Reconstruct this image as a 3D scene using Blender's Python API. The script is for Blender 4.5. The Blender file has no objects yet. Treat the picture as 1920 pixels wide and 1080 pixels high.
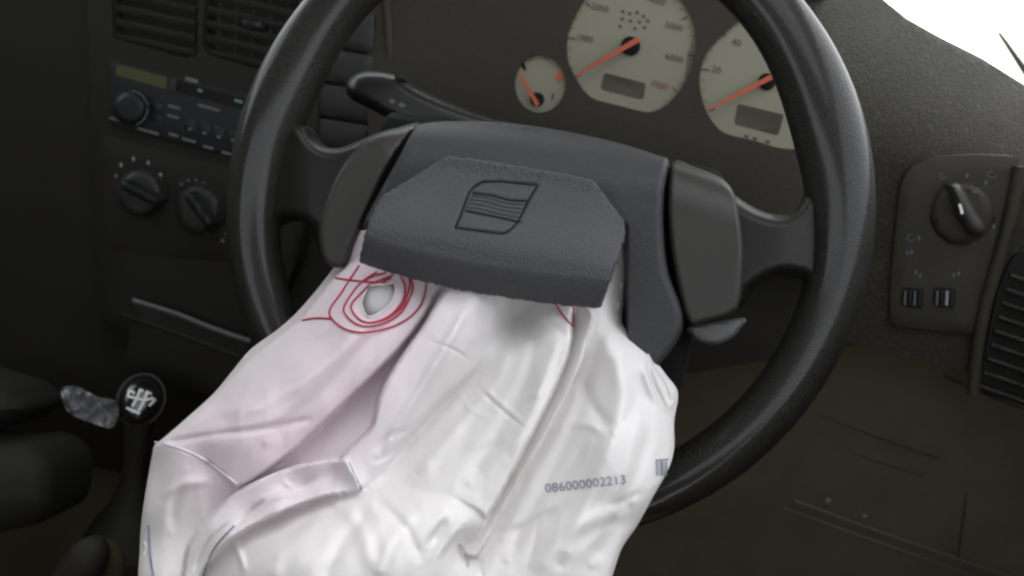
import bpy, bmesh, math, random
import numpy as np
from mathutils import Vector, geometry, noise as mnoise
random.seed(7); np.random.seed(7)
R = math.radians
scene = bpy.context.scene
col = scene.collection
V3 = lambda *a: np.array(a, float)

# ------------------------------------------------------------------ camera
FPX = 1925.0                                   # focal length in pixels of a 1920 px wide picture
WC = V3(0, 0, 0.85)                            # centre of the steering wheel (Z up, Y to the front of the car)
PSI, PHI, ROLL = R(12), R(26), R(6.5)
fwd = V3(-math.sin(PSI)*math.cos(PHI), math.cos(PSI)*math.cos(PHI), -math.sin(PHI))
_r0 = V3(math.cos(PSI), math.sin(PSI), 0); _u0 = np.cross(_r0, fwd)
RGT = math.cos(ROLL)*_r0 + math.sin(ROLL)*_u0
UPV = -math.sin(ROLL)*_r0 + math.cos(ROLL)*_u0
TILT = R(24)
WN = V3(0, -math.cos(TILT), math.sin(TILT))    # wheel axis, towards the driver
WA = V3(1, 0, 0); WB = np.cross(WN, WA)        # right and up in the wheel plane
_d = fwd + (998-960)/FPX*RGT + (540-397)/FPX*UPV
CAM = WC - _d*(0.5903/np.dot(_d, -WN))

cd = bpy.data.cameras.new('camera'); cam = bpy.data.objects.new('camera', cd); col.objects.link(cam)
cd.sensor_width = 36; cd.lens = 36*FPX/1920; cd.clip_start = 0.01; cd.clip_end = 3000
from mathutils import Matrix
M = Matrix.Identity(4)
for i in range(3):
    M[i][0] = RGT[i]; M[i][1] = UPV[i]; M[i][2] = -fwd[i]; M[i][3] = CAM[i]
cam.matrix_world = M
cd.dof.use_dof = True; cd.dof.focus_distance = 0.60; cd.dof.aperture_fstop = 6.5
scene.camera = cam

# ------------------------------------------------------------------ daylight
SUN_EL, SUN_AZ = R(67), R(24)
w = bpy.data.worlds.new('World'); scene.world = w; w.use_nodes = True
nt = w.node_tree; bg = nt.nodes['Background']
sky = nt.nodes.new('ShaderNodeTexSky'); sky.sky_type = 'NISHITA'; sky.sun_disc = False
sky.sun_elevation = SUN_EL; sky.sun_rotation = SUN_AZ; sky.dust_density = 3.0; sky.air_density = 1.0
hs = nt.nodes.new('ShaderNodeHueSaturation'); hs.inputs['Saturation'].default_value = .16
nt.links.new(sky.outputs[0], hs.inputs['Color']); nt.links.new(hs.outputs[0], bg.inputs[0]); bg.inputs[1].default_value = 0.12
sl = bpy.data.lights.new('sun', 'SUN'); sl.energy = 3.0; sl.angle = R(0.6); sl.color = (1, .95, .86)
so = bpy.data.objects.new('sun', sl); col.objects.link(so)
sd = Vector((math.sin(SUN_AZ)*math.cos(SUN_EL), math.cos(SUN_AZ)*math.cos(SUN_EL), math.sin(SUN_EL)))
so.rotation_euler = sd.to_track_quat('Z', 'Y').to_euler(); so.location = (6, 6, 8)
scene.view_settings.view_transform = 'Standard'; scene.view_settings.look = 'None'
scene.view_settings.exposure = 2.5; scene.view_settings.gamma = 1
scene.render.engine = 'CYCLES'
scene.cycles.use_denoising = True
scene.cycles.max_bounces = 8
scene.cycles.filter_width = 2.4

# ------------------------------------------------------------------ helpers
def rays(x, y):
    x = np.asarray(x, float); y = np.asarray(y, float)
    return fwd + ((x-960)/FPX)[..., None]*RGT + ((540-y)/FPX)[..., None]*UPV
def hit(x, y, p, n, c=0.0):
    """points where the sight lines through picture points (x, y) meet the plane p, n raised by c"""
    d = rays(x, y); t = (np.dot(p-CAM, n) + np.asarray(c)) / (d @ n)
    return CAM + d*t[..., None]
class Plane:
    def __init__(s, p, n): s.p = np.array(p, float); s.n = np.array(n, float)/np.linalg.norm(n)
    def __call__(s, x, y, c=0.0): return hit(x, y, s.p, s.n, c)
def elev(deg, yaw=0): return V3(math.sin(R(yaw))*math.cos(R(deg)), -math.cos(R(yaw))*math.cos(R(deg)), math.sin(R(deg)))
WHEEL = Plane(WC, WN)
DASH = Plane(WC+V3(0, .215, .05), elev(12))
INST = Plane(WC+V3(0, .225, .10), elev(18))
CONS = Plane(WC+V3(-.3, .185, .0), elev(14))

def crv(pts, step=6, closed=True, smooth=True):
    P = np.array(pts, float)
    n = len(P); out = []
    m = n if closed else n-1
    for i in range(m):
        p1, p2 = P[i], P[(i+1) % n]
        p0 = P[i-1] if (closed or i > 0) else p1
        p3 = P[(i+2) % n] if (closed or i+2 < n) else p2
        k = max(1, int(round(np.linalg.norm((p2-p1)[:2])/step)))
        for j in range(k):
            t = j/k
            if smooth:
                q = .5*((2*p1)+(-p0+p2)*t+(2*p0-5*p1+4*p2-p3)*t*t+(-p0+3*p1-3*p2+p3)*t**3)
            else:
                q = p1+(p2-p1)*t
            out.append(q)
    if not closed: out.append(P[-1])
    return np.array(out)
def soften(P, it=2):
    for _ in range(it): P = .25*np.roll(P, 1, 0)+.5*P+.25*np.roll(P, -1, 0)
    return P
def ell(cx, cy, rx, ry, rot=0, n=40):
    t = np.linspace(0, 2*np.pi, n, endpoint=False); c, s = math.cos(R(rot)), math.sin(R(rot))
    x, y = rx*np.cos(t), ry*np.sin(t)
    return np.c_[cx+x*c-y*s, cy+x*s+y*c]
def inside(x, y, poly):
    r = np.zeros(np.shape(x), bool); n = len(poly)
    for i in range(n):
        x1, y1 = poly[i]; x2, y2 = poly[i-1]
        c = ((y1 > y) != (y2 > y)) & (x < (x2-x1)*(y-y1)/((y2-y1) if y2 != y1 else 1e-9)+x1)
        r ^= c
    return r
def pdist(x, y, poly, closed=True):
    x = np.asarray(x, float); y = np.asarray(y, float); d = np.full(x.shape, 1e9); n = len(poly)
    for i in range(0 if closed else 1, n):
        ax, ay = poly[i-1]; bx, by = poly[i]; ux, uy = bx-ax, by-ay; L = ux*ux+uy*uy+1e-12
        t = np.clip(((x-ax)*ux+(y-ay)*uy)/L, 0, 1)
        d = np.minimum(d, np.hypot(x-ax-t*ux, y-ay-t*uy))
    return d
def round_off(d, rr, h):
    q = np.clip(1-d/rr, 0, 1)
    return -h*(1-np.sqrt(np.maximum(0, 1-q*q*.98)))

BASE = {}
def base_of(o):
    while o is not None and o.parent: o = o.parent
    return BASE.get(o.name, V3(0, 0, 0)) if o else V3(0, 0, 0)
def thing(name, label, cat, loc, group=None):
    o = bpy.data.objects.new(name, None); col.objects.link(o); o.empty_display_size = .03
    o.location = loc; o['label'] = label; o['category'] = cat
    if group: o['group'] = group
    BASE[o.name] = np.array(loc, float); return o
def mesh(name, v, f, mat, parent=None, smooth=True, sharp=35, label=None):
    me = bpy.data.meshes.new(name)
    v = np.asarray(v, float) - (base_of(parent) if parent else 0)
    me.from_pydata([tuple(p) for p in v], [], [tuple(int(i) for i in q) for q in f]); me.update()
    o = bpy.data.objects.new(name, me); col.objects.link(o)
    if mat: me.materials.append(mat)
    if smooth:
        me.polygons.foreach_set('use_smooth', [True]*len(me.polygons)); me.set_sharp_from_angle(angle=R(sharp))
    if parent: o.parent = parent
    if label: o['label'] = label
    return o
def structure(o, kind='structure'): o['kind'] = kind; return o

def fill(outline, holes=(), spacing=8):
    """triangulate a picture-plane outline with inner points -> verts(n,2), faces"""
    pts = [tuple(p) for p in outline]; faces = [list(range(len(pts)))]
    for h in holes:
        s = len(pts); pts += [tuple(p) for p in h]; faces.append(list(range(s, len(pts))))
    O = np.array(outline)
    gx, gy = np.meshgrid(np.arange(O[:, 0].min(), O[:, 0].max(), spacing), np.arange(O[:, 1].min(), O[:, 1].max(), spacing))
    gx = gx.astype(float); gx[1::2] += spacing/2; gx, gy = gx.ravel(), gy.ravel()
    ok = inside(gx, gy, O) & (pdist(gx, gy, O) > spacing*.45)
    for h in holes: ok &= ~inside(gx, gy, np.array(h)) & (pdist(gx, gy, np.array(h)) > spacing*.45)
    pts += list(zip(gx[ok], gy[ok]))
    v, e, f, *_ = geometry.delaunay_2d_cdt([Vector(p) for p in pts], [], faces, 1, 1e-4)
    v = np.array([(p.x, p.y) for p in v]); f = np.array([t for t in f if len(t) == 3])
    c = v[f].mean(1); keep = inside(c[:, 0], c[:, 1], O)
    for h in holes: keep &= ~inside(c[:, 0], c[:, 1], np.array(h))
    return v, f[keep]
def orient(P, F, n):
    a, b, c = P[F[:, 0]], P[F[:, 1]], P[F[:, 2]]
    if (np.cross(b-a, c-a) @ n).sum() < 0: F = F[:, ::-1]
    return F
def border(F):
    E = {}
    for t in F:
        for i in range(3): E[(t[i], t[(i+1) % 3])] = 1
    return [e for e in E if (e[1], e[0]) not in E]
def relief(name, outline, plane, cfun, mat, parent=None, holes=(), spacing=8, skirt=.02, label=None, sharp=40, back=False):
    """a solid panel: its outline as seen from the seat, each point at its own distance, sides going back by skirt"""
    v, f = fill(outline, holes, spacing)
    d = pdist(v[:, 0], v[:, 1], np.array(outline))
    c = cfun(v[:, 0], v[:, 1], d) if callable(cfun) else np.full(len(v), float(cfun))
    P = plane(v[:, 0], v[:, 1], c); f = orient(P, f, plane.n)
    F = [tuple(t) for t in f]
    if skirt:
        be = border(f); ids = sorted({i for e in be for i in e}); mp = {i: len(P)+k for k, i in enumerate(ids)}
        P = np.vstack([P, P[ids]-plane.n*skirt])
        F += [(b, a, mp[a], mp[b]) for a, b in be]
    return mesh(name, P, F, mat, parent, sharp=sharp, label=label)
def slab(name, outline, plane, c, thick, mat, parent=None, bevel=4, spacing=60, holes=(), label=None):
    O = np.array(outline, float)
    return relief(name, O, plane, lambda x, y, d: c+round_off(d, bevel, bevel*.0004), mat, parent, holes, spacing, thick, label)
def tube(name, pts, r, mat, parent=None, closed=False, seg=8, label=None, flat=1.0, up=None):
    P = np.array(pts, float); n = len(P)
    T = np.gradient(P, axis=0) if not closed else np.roll(P, -1, 0)-np.roll(P, 1, 0)
    T /= np.linalg.norm(T, axis=1)[:, None]+1e-12
    rr = np.broadcast_to(np.asarray(r, float), (n,))
    u = np.array(up if up is not None else (fwd*-1), float); V = []; F = []
    for i in range(n):
        a = np.cross(T[i], u); a /= np.linalg.norm(a)+1e-12; b = np.cross(a, T[i])
        for k in range(seg):
            t = 2*math.pi*k/seg; V.append(P[i]+rr[i]*(math.cos(t)*a+flat*math.sin(t)*b))
    m = n if closed else n-1
    for i in range(m):
        for k in range(seg):
            j = (i+1) % n; l = (k+1) % seg
            F.append((i*seg+k, i*seg+l, j*seg+l, j*seg+k))
    if not closed: F += [tuple(range(seg))[::-1], tuple((n-1)*seg+k for k in range(seg))]
    return mesh(name, V, F, mat, parent, label=label, sharp=60)
def boxm(name, lo, hi, mat, parent=None, bevel=.006, label=None, tf=None):
    bm = bmesh.new(); bmesh.ops.create_cube(bm, size=1)
    lo, hi = np.array(lo, float), np.array(hi, float)
    for v in bm.verts: v.co = Vector(lo+(hi-lo)*(np.array(v.co)+.5))
    if bevel: bmesh.ops.bevel(bm, geom=bm.edges[:], offset=bevel, segments=3, affect='EDGES', profile=.6)
    V = np.array([v.co[:] for v in bm.verts]); bm.verts.index_update()
    F = [[v.index for v in f.verts] for f in bm.faces]; bm.free()
    if tf is not None: V = tf(V)
    return mesh(name, V, F, mat, parent, label=label)
_font_cache = {}
def glyphs(body):
    """outline of a line of lettering as triangles, height 1, centred"""
    if body not in _font_cache:
        c = bpy.data.curves.new('letters', 'FONT'); c.body = body; c.align_x = 'CENTER'; c.align_y = 'CENTER'; c.size = 1.4
        c.resolution_u = 3
        o = bpy.data.objects.new('letters', c); col.objects.link(o)
        dg = bpy.context.evaluated_depsgraph_get(); me = o.evaluated_get(dg).to_mesh()
        v = np.array([p.co[:2] for p in me.vertices]); f = [tuple(p.vertices) for p in me.polygons]
        o.evaluated_get(dg).to_mesh_clear(); bpy.data.objects.remove(o); bpy.data.curves.remove(c)
        _font_cache[body] = (v, f)
    return _font_cache[body]
def lettering(name, body, cx, cy, h, rot, surf, mat, parent, wide=1.0, label=None):
    v, f = glyphs(body); c, s = math.cos(R(rot)), math.sin(R(rot))
    x, y = v[:, 0]*h*wide, -v[:, 1]*h
    return mesh(name, surf(cx+x*c-y*s, cy+x*s+y*c), f, mat, parent, smooth=False, label=label)
def marks(name, polys, surf, mat, parent, label=None):
    V = []; F = []
    for p in polys:
        p = np.array(p, float); F.append(tuple(range(len(V), len(V)+len(p)))); V += list(surf(p[:, 0], p[:, 1]))
    return mesh(name, V, F, mat, parent, smooth=False, label=label)
def stroke(pts, wd):
    P = np.array(pts, float); T = np.gradient(P, axis=0); T /= np.linalg.norm(T, axis=1)[:, None]; N = np.c_[-T[:, 1], T[:, 0]]*wd/2
    return [[P[i]+N[i], P[i+1]+N[i+1], P[i+1]-N[i+1], P[i]-N[i]] for i in range(len(P)-1)]

# ------------------------------------------------------------------ materials
def mat(name, c, rough=.5, spec=.5, grain=0, gscale=900, var=.15, vscale=30, dust=0, metal=0, coat=0, sheen=0, coatr=.03):
    m = bpy.data.materials.new(name); m.use_nodes = True; t = m.node_tree; b = t.nodes['Principled BSDF']
    L = t.links.new; tc = t.nodes.new('ShaderNodeTexCoord')
    n1 = t.nodes.new('ShaderNodeTexNoise'); n1.inputs['Scale'].default_value = vscale; n1.inputs['Detail'].default_value = 6; L(tc.outputs['Object'], n1.inputs['Vector'])
    mx = t.nodes.new('ShaderNodeMix'); mx.data_type = 'RGBA'; L(n1.outputs[0], mx.inputs[0])
    mx.inputs[6].default_value = (*[q*(1-var) for q in c], 1); mx.inputs[7].default_value = (*[min(1, q*(1+var)) for q in c], 1)
    outc = mx.outputs[2]
    if dust:
        n3 = t.nodes.new('ShaderNodeTexNoise'); n3.inputs['Scale'].default_value = 260; n3.inputs['Detail'].default_value = 8; n3.inputs['Roughness'].default_value = .75; L(tc.outputs['Object'], n3.inputs['Vector'])
        rp = t.nodes.new('ShaderNodeMapRange'); rp.inputs[1].default_value = .5; rp.inputs[2].default_value = .8; rp.inputs[4].default_value = dust; L(n3.outputs[0], rp.inputs[0])
        m2 = t.nodes.new('ShaderNodeMix'); m2.data_type = 'RGBA'; L(rp.outputs[0], m2.inputs[0]); L(outc, m2.inputs[6]); m2.inputs[7].default_value = (.22, .20, .15, 1); outc = m2.outputs[2]
    L(outc, b.inputs['Base Color'])
    b.inputs['Roughness'].default_value = rough; b.inputs['Specular IOR Level'].default_value = spec; b.inputs['Metallic'].default_value = metal
    b.inputs['Coat Weight'].default_value = coat; b.inputs['Coat Roughness'].default_value = coatr
    if sheen: b.inputs['Sheen Weight'].default_value = sheen
    r2 = t.nodes.new('ShaderNodeMapRange'); r2.inputs[3].default_value = rough*.85; r2.inputs[4].default_value = min(1, rough*1.2); L(n1.outputs[0], r2.inputs[0]); L(r2.outputs[0], b.inputs['Roughness'])
    if grain:
        vo = t.nodes.new('ShaderNodeTexVoronoi'); vo.feature = 'SMOOTH_F1'; vo.inputs['Scale'].default_value = gscale; L(tc.outputs['Object'], vo.inputs['Vector'])
        n2 = t.nodes.new('ShaderNodeTexNoise'); n2.inputs['Scale'].default_value = gscale*.7; n2.inputs['Detail'].default_value = 4; L(tc.outputs['Object'], n2.inputs['Vector'])
        ad = t.nodes.new('ShaderNodeMath'); ad.operation = 'ADD'; L(vo.outputs['Distance'], ad.inputs[0]); L(n2.outputs[0], ad.inputs[1])
        bp = t.nodes.new('ShaderNodeBump'); bp.inputs['Strength'].default_value = grain; bp.inputs['Distance'].default_value = .0006
        L(ad.outputs[0], bp.inputs['Height']); L(bp.outputs[0], b.inputs['Normal'])
    return m
M_ = dict(
    leather=mat('rim_leather', (.0095, .009, .0075), .5, .22, .75, 1000, dust=.06, coat=.45, coatr=.16),
    pad=mat('pad_plastic', (.034, .034, .036), .5, .3, .4, 1500, dust=.08),
    flap=mat('flap_plastic', (.047, .049, .053), .58, .4, .8, 1100, dust=.12),
    cover=mat('cover_plastic', (.031, .029, .026), .42, .3, .1, 1500, dust=.04),
    trim=mat('trim_grey', (.11, .11, .11), .45, .4, .1, 1500),
    groove=mat('groove_dark', (.008, .008, .008), .8, .2),
    dash=mat('dash_plastic', (.027, .0245, .0155), .6, .3, .3, 900, dust=.06),  # warm lift stands in for veiling glare over the right dash
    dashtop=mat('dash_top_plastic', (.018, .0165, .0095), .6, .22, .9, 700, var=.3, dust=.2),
    knee=mat('knee_plastic', (.098, .085, .056), .6, .3, .6, 700, var=.3, dust=.12),  # lightened and browned to paint glare haze into the colour
    spoke=mat('spoke_leather', (.0095, .009, .0075), .45, .22, .3, 1400, dust=.03, coat=.12, coatr=.2),
    dark=mat('dark_plastic', (.014, .0132, .009), .6, .2, .3, 800, dust=.03),  # raised from near black to hold the veiling glare
    dark2=mat('stalk_plastic', (.012, .0115, .010), .38, .45, .1, 1500),
    black=mat('black_plastic', (.007, .007, .006), .6, .2),
    slat=mat('slat_plastic', (.020, .020, .018), .5, .35),
    radio=mat('radio_plastic', (.012, .0135, .0145), .45, .3, .1, 1500),
    lcd=mat('radio_display', (.06, .06, .025), .3, .3),
    dial=mat('dial_face', (.235, .225, .165), .55, .3, var=.06),
    dialcd=mat('dial_display', (.05, .045, .028), .3, .3),
    ink=mat('dial_ink', (.088, .083, .06), .6, .2),
    redink=mat('red_ink', (.25, .09, .09), .6, .2),
    needle=mat('needle_orange', (.44, .085, .038), .45, .4),
    dimwhite=mat('dim_print', (.26, .27, .25), .5, .3),
    white=mat('white_print', (.8, .82, .8), .5, .3),
    faint=mat('faint_print', (.10, .11, .11), .5, .3),
    green=mat('green_print', (.12, .22, .17), .5, .3),
    chrome=mat('knob_gloss', (.012, .011, .012), .18, .5, coat=.3),
    red=mat('red_thread', (.42, .025, .06), .7, .2, var=.3, vscale=400),
    thread=mat('seam_thread', (.66, .66, .67), .8, .2),
    shade=mat('grey_thread', (.42, .42, .44), .8, .2),
    blueink=mat('blue_grey_ink', (.16, .19, .26), .7, .2, var=.35, vscale=600),
    seat=mat('seat_cloth', (.018, .0175, .015), .9, .2, .5, 400),
    carpet=mat('carpet', (.036, .029, .016), .95, .1, .8, 300),  # lifted brown carries the glare veil of the lower left
    concrete=mat('pale_concrete', (.55, .54, .50), .9, .2, .2, 40),
    rubber=mat('wiper_rubber', (.01, .01, .01), .6, .3),
)
def fabric():
    m = mat('nylon_fabric', (.81, .80, .78), .92, .08, 0, var=.03, vscale=60, sheen=.05)
    t = m.node_tree; b = t.nodes['Principled BSDF']; L = t.links.new
    old = b.inputs['Base Color'].links[0].from_socket
    at = t.nodes.new('ShaderNodeAttribute'); at.attribute_name = 'pink_tint'
    mx = t.nodes.new('ShaderNodeMix'); mx.data_type = 'RGBA'; L(at.outputs['Fac'], mx.inputs[0]); L(old, mx.inputs[6]); mx.inputs[7].default_value = (.78, .60, .69, 1)
    L(mx.outputs[2], b.inputs['Base Color'])
    tc = t.nodes.new('ShaderNodeTexCoord'); w1 = t.nodes.new('ShaderNodeTexNoise'); w1.inputs['Scale'].default_value = 1400; L(tc.outputs['Object'], w1.inputs['Vector'])
    w2 = t.nodes.new('ShaderNodeTexNoise'); w2.inputs['Scale'].default_value = 55; w2.inputs['Detail'].default_value = 5; w2.inputs['Distortion'].default_value = .6; L(tc.outputs['Object'], w2.inputs['Vector'])
    b1 = t.nodes.new('ShaderNodeBump'); b1.inputs['Strength'].default_value = .06; b1.inputs['Distance'].default_value = .003; L(w2.outputs[0], b1.inputs['Height'])
    b2 = t.nodes.new('ShaderNodeBump'); b2.inputs['Strength'].default_value = .15; b2.inputs['Distance'].default_value = .0003; L(w1.outputs[0], b2.inputs['Height']); L(b1.outputs[0], b2.inputs['Normal'])
    L(b2.outputs[0], b.inputs['Normal'])
    tl = t.nodes.new('ShaderNodeBsdfTranslucent'); L(mx.outputs[2], tl.inputs[0]); L(b2.outputs[0], tl.inputs['Normal'])
    ms = t.nodes.new('ShaderNodeMixShader'); ms.inputs[0].default_value = .22; L(b.outputs[0], ms.inputs[1]); L(tl.outputs[0], ms.inputs[2])
    L(ms.outputs[0], t.nodes['Material Output'].inputs[0])
    return m
M_['fabric'] = fabric()
def glass():
    m = bpy.data.materials.new('windscreen_glass'); m.use_nodes = True; t = m.node_tree; t.nodes.clear()
    o = t.nodes.new('ShaderNodeOutputMaterial'); a = t.nodes.new('ShaderNodeBsdfTransparent'); a.inputs[0].default_value = (.93, .97, .94, 1)
    g = t.nodes.new('ShaderNodeBsdfGlossy'); g.inputs['Roughness'].default_value = .02
    x = t.nodes.new('ShaderNodeMixShader'); x.inputs[0].default_value = .05
    t.links.new(a.outputs[0], x.inputs[1]); t.links.new(g.outputs[0], x.inputs[2]); t.links.new(x.outputs[0], o.inputs[0]); return m
M_['glass'] = glass()

# ------------------------------------------------------------------ setting: outside ground, car floor
gz = 0.0
structure(mesh('ground', [(-400, -400, gz), (400, -400, gz), (400, 1500, gz), (-400, 1500, gz)], [(0, 1, 2, 3)], M_['concrete'], smooth=False))
structure(boxm('car_floor', (-1.2, -1.3, .22), (.52, .75, .25), M_['carpet'], bevel=0))
structure(boxm('bulkhead_wall', (-1.2, .32, .25), (.50, .79, .80), M_['carpet'], bevel=0))

# ------------------------------------------------------------------ dashboard
dash = thing('dashboard', 'dark plastic dashboard, brown glare painted into its colour, running behind the steering wheel up to the windscreen', 'dashboard', (0, .35, .30))
fas_out = crv([(-160, -120), (2080, -120), (2080, 330), (2080, 640), (2080, 760), (1300, 560), (1000, 700), (-160, 700)], 40, smooth=False)
def fas_c(x, y, d): return .004*np.sin(x*.004)
relief('fascia', crv([(-160, -120), (742, -120), (736, 150), (745, 330), (800, 380), (1500, 470), (1560, 430), (1640, 430), (1640, 640), (1300, 700), (-160, 760)], 30, smooth=False), DASH, fas_c, M_['dark'], dash, [], 40, .05)
# padded top that curves away from the driver to the bottom of the windscreen
top_out = crv([(1400, -120), (1604, -120), (1630, -60), (1658, 0), (1700, 34), (1760, 68), (1840, 108), (1920, 158), (2060, 240), (2330, 330), (2330, 830), (2060, 760), (1580, 640), (1568, 430), (1566, 300), (1548, 200), (1514, 100), (1462, 0), (1420, -80)], 14, smooth=False)
def top_c(x, y, d):
    e = y - (x-1560)*.30            # height of the surface below its far edge
    s = np.clip((260-e)/380, 0, 1.3)
    return .012 - .17*s**1.6
relief('top_pad', top_out, DASH, top_c, M_['dashtop'], dash, spacing=14, skirt=.10)
boxm('cluster_housing', (-.14, .30, .80), (.15, .36, 1.10), M_['dark'], dash, bevel=.01)
# lower knee panel
KNEE = Plane(WC+V3(0, .20, -.12), elev(-4))
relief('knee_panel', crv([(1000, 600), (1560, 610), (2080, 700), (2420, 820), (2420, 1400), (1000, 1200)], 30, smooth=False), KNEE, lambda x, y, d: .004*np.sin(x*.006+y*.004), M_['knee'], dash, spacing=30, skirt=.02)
for k, (a, b, th) in enumerate([((1490, 938), (1905, 1085), 2.6), ((1470, 952), (1890, 1100), 2.0), ((1540, 780), (1760, 860), 1.2), ((1600, 850), (1730, 892), 1.0), ((1770, 705), (1925, 770), 1.6), ((1812, 925), (1795, 1052), 1.4)]):
    p = np.linspace(a, b, 14)
    tube('panel_edge', KNEE(p[:, 0], p[:, 1]+2*np.sin(np.linspace(0, 3, 14)), .0065), th*.00032, M_['trim'] if k < 2 else M_['dashtop'], dash, seg=6)
for x, y in ((1553, 942), (1622, 969)):
    relief('screw_head', ell(x, y, 6, 6, n=14), KNEE, lambda x_, y_, d: .004+round_off(d, 6, .001), mat('screw_metal', (.6, .6, .6), .3, metal=1.0) if x == 1553 else bpy.data.materials['screw_metal'], dash, spacing=4, skirt=.003)
# column of blank switches between console and instruments
for k, (y0, y1) in enumerate(((8, 82), (86, 148), (152, 212), (216, 268))):
    dx = -k*12
    o = [(612+dx, y0+2), (702+dx*.3, y0+20), (700+dx*.3, y1+18), (606+dx, y1)]
    slab('blank_switch', soften(crv(o, 6, smooth=False), 1), DASH, .012, .014, M_['slat'], dash, bevel=6, spacing=12)
# rib beside the instruments
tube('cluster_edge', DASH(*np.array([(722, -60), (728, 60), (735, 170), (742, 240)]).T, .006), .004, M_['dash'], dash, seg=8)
# side air vent low on the right
SV = Plane(WC+V3(.35, .20, -.02), elev(10, -8))
sv = relief('air_vent', soften(crv([(1905, 470), (2040, 500), (2020, 790), (1835, 735), (1850, 640), (1872, 540)], 12, smooth=False), 2), DASH, .016, M_['black'], dash, spacing=30, skirt=.02)
for k in range(9):
    y = 520+k*26; x0 = 1893-k*7
    p = crv([(x0, y-4), (x0+35, y+8), (x0+100, y+30), (x0+150, y+40)], 12, closed=False)
    tube('slat', DASH(p[:, 0], p[:, 1], .019), .0017, M_['dashtop'], sv, seg=6)
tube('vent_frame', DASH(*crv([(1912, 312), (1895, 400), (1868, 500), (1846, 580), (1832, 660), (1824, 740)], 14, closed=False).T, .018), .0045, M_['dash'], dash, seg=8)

# centre console front
con = relief('console_front', soften(crv([(160, -120), (600, -120), (596, 240), (560, 480), (470, 690), (190, 620), (172, 300)], 20, smooth=False), 2), CONS, lambda x, y, d: .0+round_off(d, 12, .006), M_['dark'], dash,
    [soften(crv(h, 10, smooth=False), 1) for h in ([(206, -60), (372, -60), (370, 106), (345, 108), (212, 72)], [(386, -60), (560, -60), (556, 148), (520, 140), (392, 104), (380, 90)])], 26, .06)
def in_cons(c): return lambda x, y: CONS(x, y, c)
for hx0, hx1, n, sl, off in ((206, 372, 6, .19, 0), (384, 560, 6, .21, 4)):
    av = relief('air_vent', crv([(hx0-8, -70), (hx1+8, -70), (hx1+8, 155), (hx0-8, 120)], 40, smooth=False), CONS, -.035, M_['black'], dash, spacing=60, skirt=.005)
    for k in range(n):
        y = -40+k*27 + off
        p = np.array([(hx0+4, y), (hx0+60, y+60*sl*.8), (hx1-60, y+(hx1-60-hx0)*sl), (hx1-4, y+(hx1-hx0)*sl)])
        if hx0 < 300 and k == 5: continue
        tube('slat', CONS(p[:, 0], p[:, 1], -.006), .0016, M_['slat'], av, seg=6, flat=2.2, up=V3(0, -.2, 1))
    if hx0 > 300:
        for k in range(5):
            x = hx0+28+k*32
            p = np.array([(x+2, -60), (x, 20), (x-2, 60), (x-3, 95+k*8)])
            tube('fin', CONS(p[:, 0], p[:, 1], -.014), .0011, M_['slat'], av, seg=6)
        relief('thumb_tab', soften(crv([(455, 36), (490, 42), (488, 54), (453, 48)], 4, smooth=False), 1), CONS, lambda x, y, d: .002+round_off(d, 5, .002), M_['slat'], av, spacing=6, skirt=.012)

# ------------------------------------------------------------------ radio
rad = thing('car_radio', 'dark car radio with a dull yellow display above the heater knobs', 'radio', tuple(CONS(np.array([330.]), np.array([240.]))[0]))
slab('radio_body', soften(crv([(196, 98), (560, 196), (556, 330), (536, 326), (198, 240)], 10, smooth=False), 1), CONS, .002, .05, M_['dark'], rad, bevel=8, spacing=20)
slab('radio_front', soften(crv([(206, 112), (550, 206), (546, 316), (206, 234)], 10, smooth=False), 1), CONS, .006, .006, M_['radio'], rad, bevel=6, spacing=18)
rs = in_cons(.0067)
marks('display', [[(219, 120), (313, 145), (311, 167), (217, 141)]], rs, M_['lcd'], rad)
slab('tape_slot', crv([(334, 152), (520, 202), (518, 222), (330, 172)], 12, smooth=False), CONS, .0068, .001, M_['black'], rad, bevel=1, spacing=40)
slab('eject_button', crv([(318, 146), (332, 150), (328, 172), (315, 168)], 5, smooth=False), CONS, .009, .003, M_['slat'], rad, bevel=3, spacing=8)
kn = relief('volume_knob', ell(243, 202, 32, 32, n=30), CONS, lambda x, y, d: .02+round_off(d, 12, .008), M_['radio'], rad, spacing=6, skirt=.016)
marks('knob_ring', stroke(ell(246, 203, 31, 32, n=40)[30:60], 2.0)+stroke(ell(246, 203, 31, 32, n=40)[:9], 2.0), in_cons(.0205), M_['faint'], kn)
for x, y, l in ((348, 143, 24),): marks('button_print', [[(x, y), (x+l, y+6), (x+l-1, y+14), (x-1, y+8)]], in_cons(.0072), M_['faint'], rad)
for x, y, m, l in ((371, 166, 'green', 9), (440, 185, 'green', 15), (316, 195, 'faint', 23), (314, 213, 'faint', 22), (372, 194, 'faint', 40), (205, 218, 'faint', 34), (258, 238, 'faint', 40), (317, 248, 'faint', 18), (342, 257, 'faint', 26), (381, 271, 'faint', 20), (416, 282, 'faint', 26)):
    o = [(x, y), (x+l, y+l*.27), (x+l-1, y+l*.27+5), (x-1, y+5)]
    marks('button_print', [o], in_cons(.0072), M_[m], rad)
for k in range(6):
    x = 345+k*27; y = 220+k*7
    slab('preset_button', soften(crv([(x, y), (x+22, y+6), (x+21, y+30), (x-1, y+24)], 5, smooth=False), 1), CONS, .0085, .003, M_['radio'], rad, bevel=4, spacing=8)
    marks('button_print', [[(x+8, y+19), (x+15, y+21), (x+14, y+26), (x+7, y+24)]], in_cons(.0092), M_['faint'], rad)
for k in range(2):
    slab('preset_button', soften(crv([(285+0*k, 192+k*20), (303, 197+k*20), (302, 212+k*20), (284, 207+k*20)], 5, smooth=False), 1), CONS, .0085, .003, M_['radio'], rad, bevel=4, spacing=8)

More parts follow.
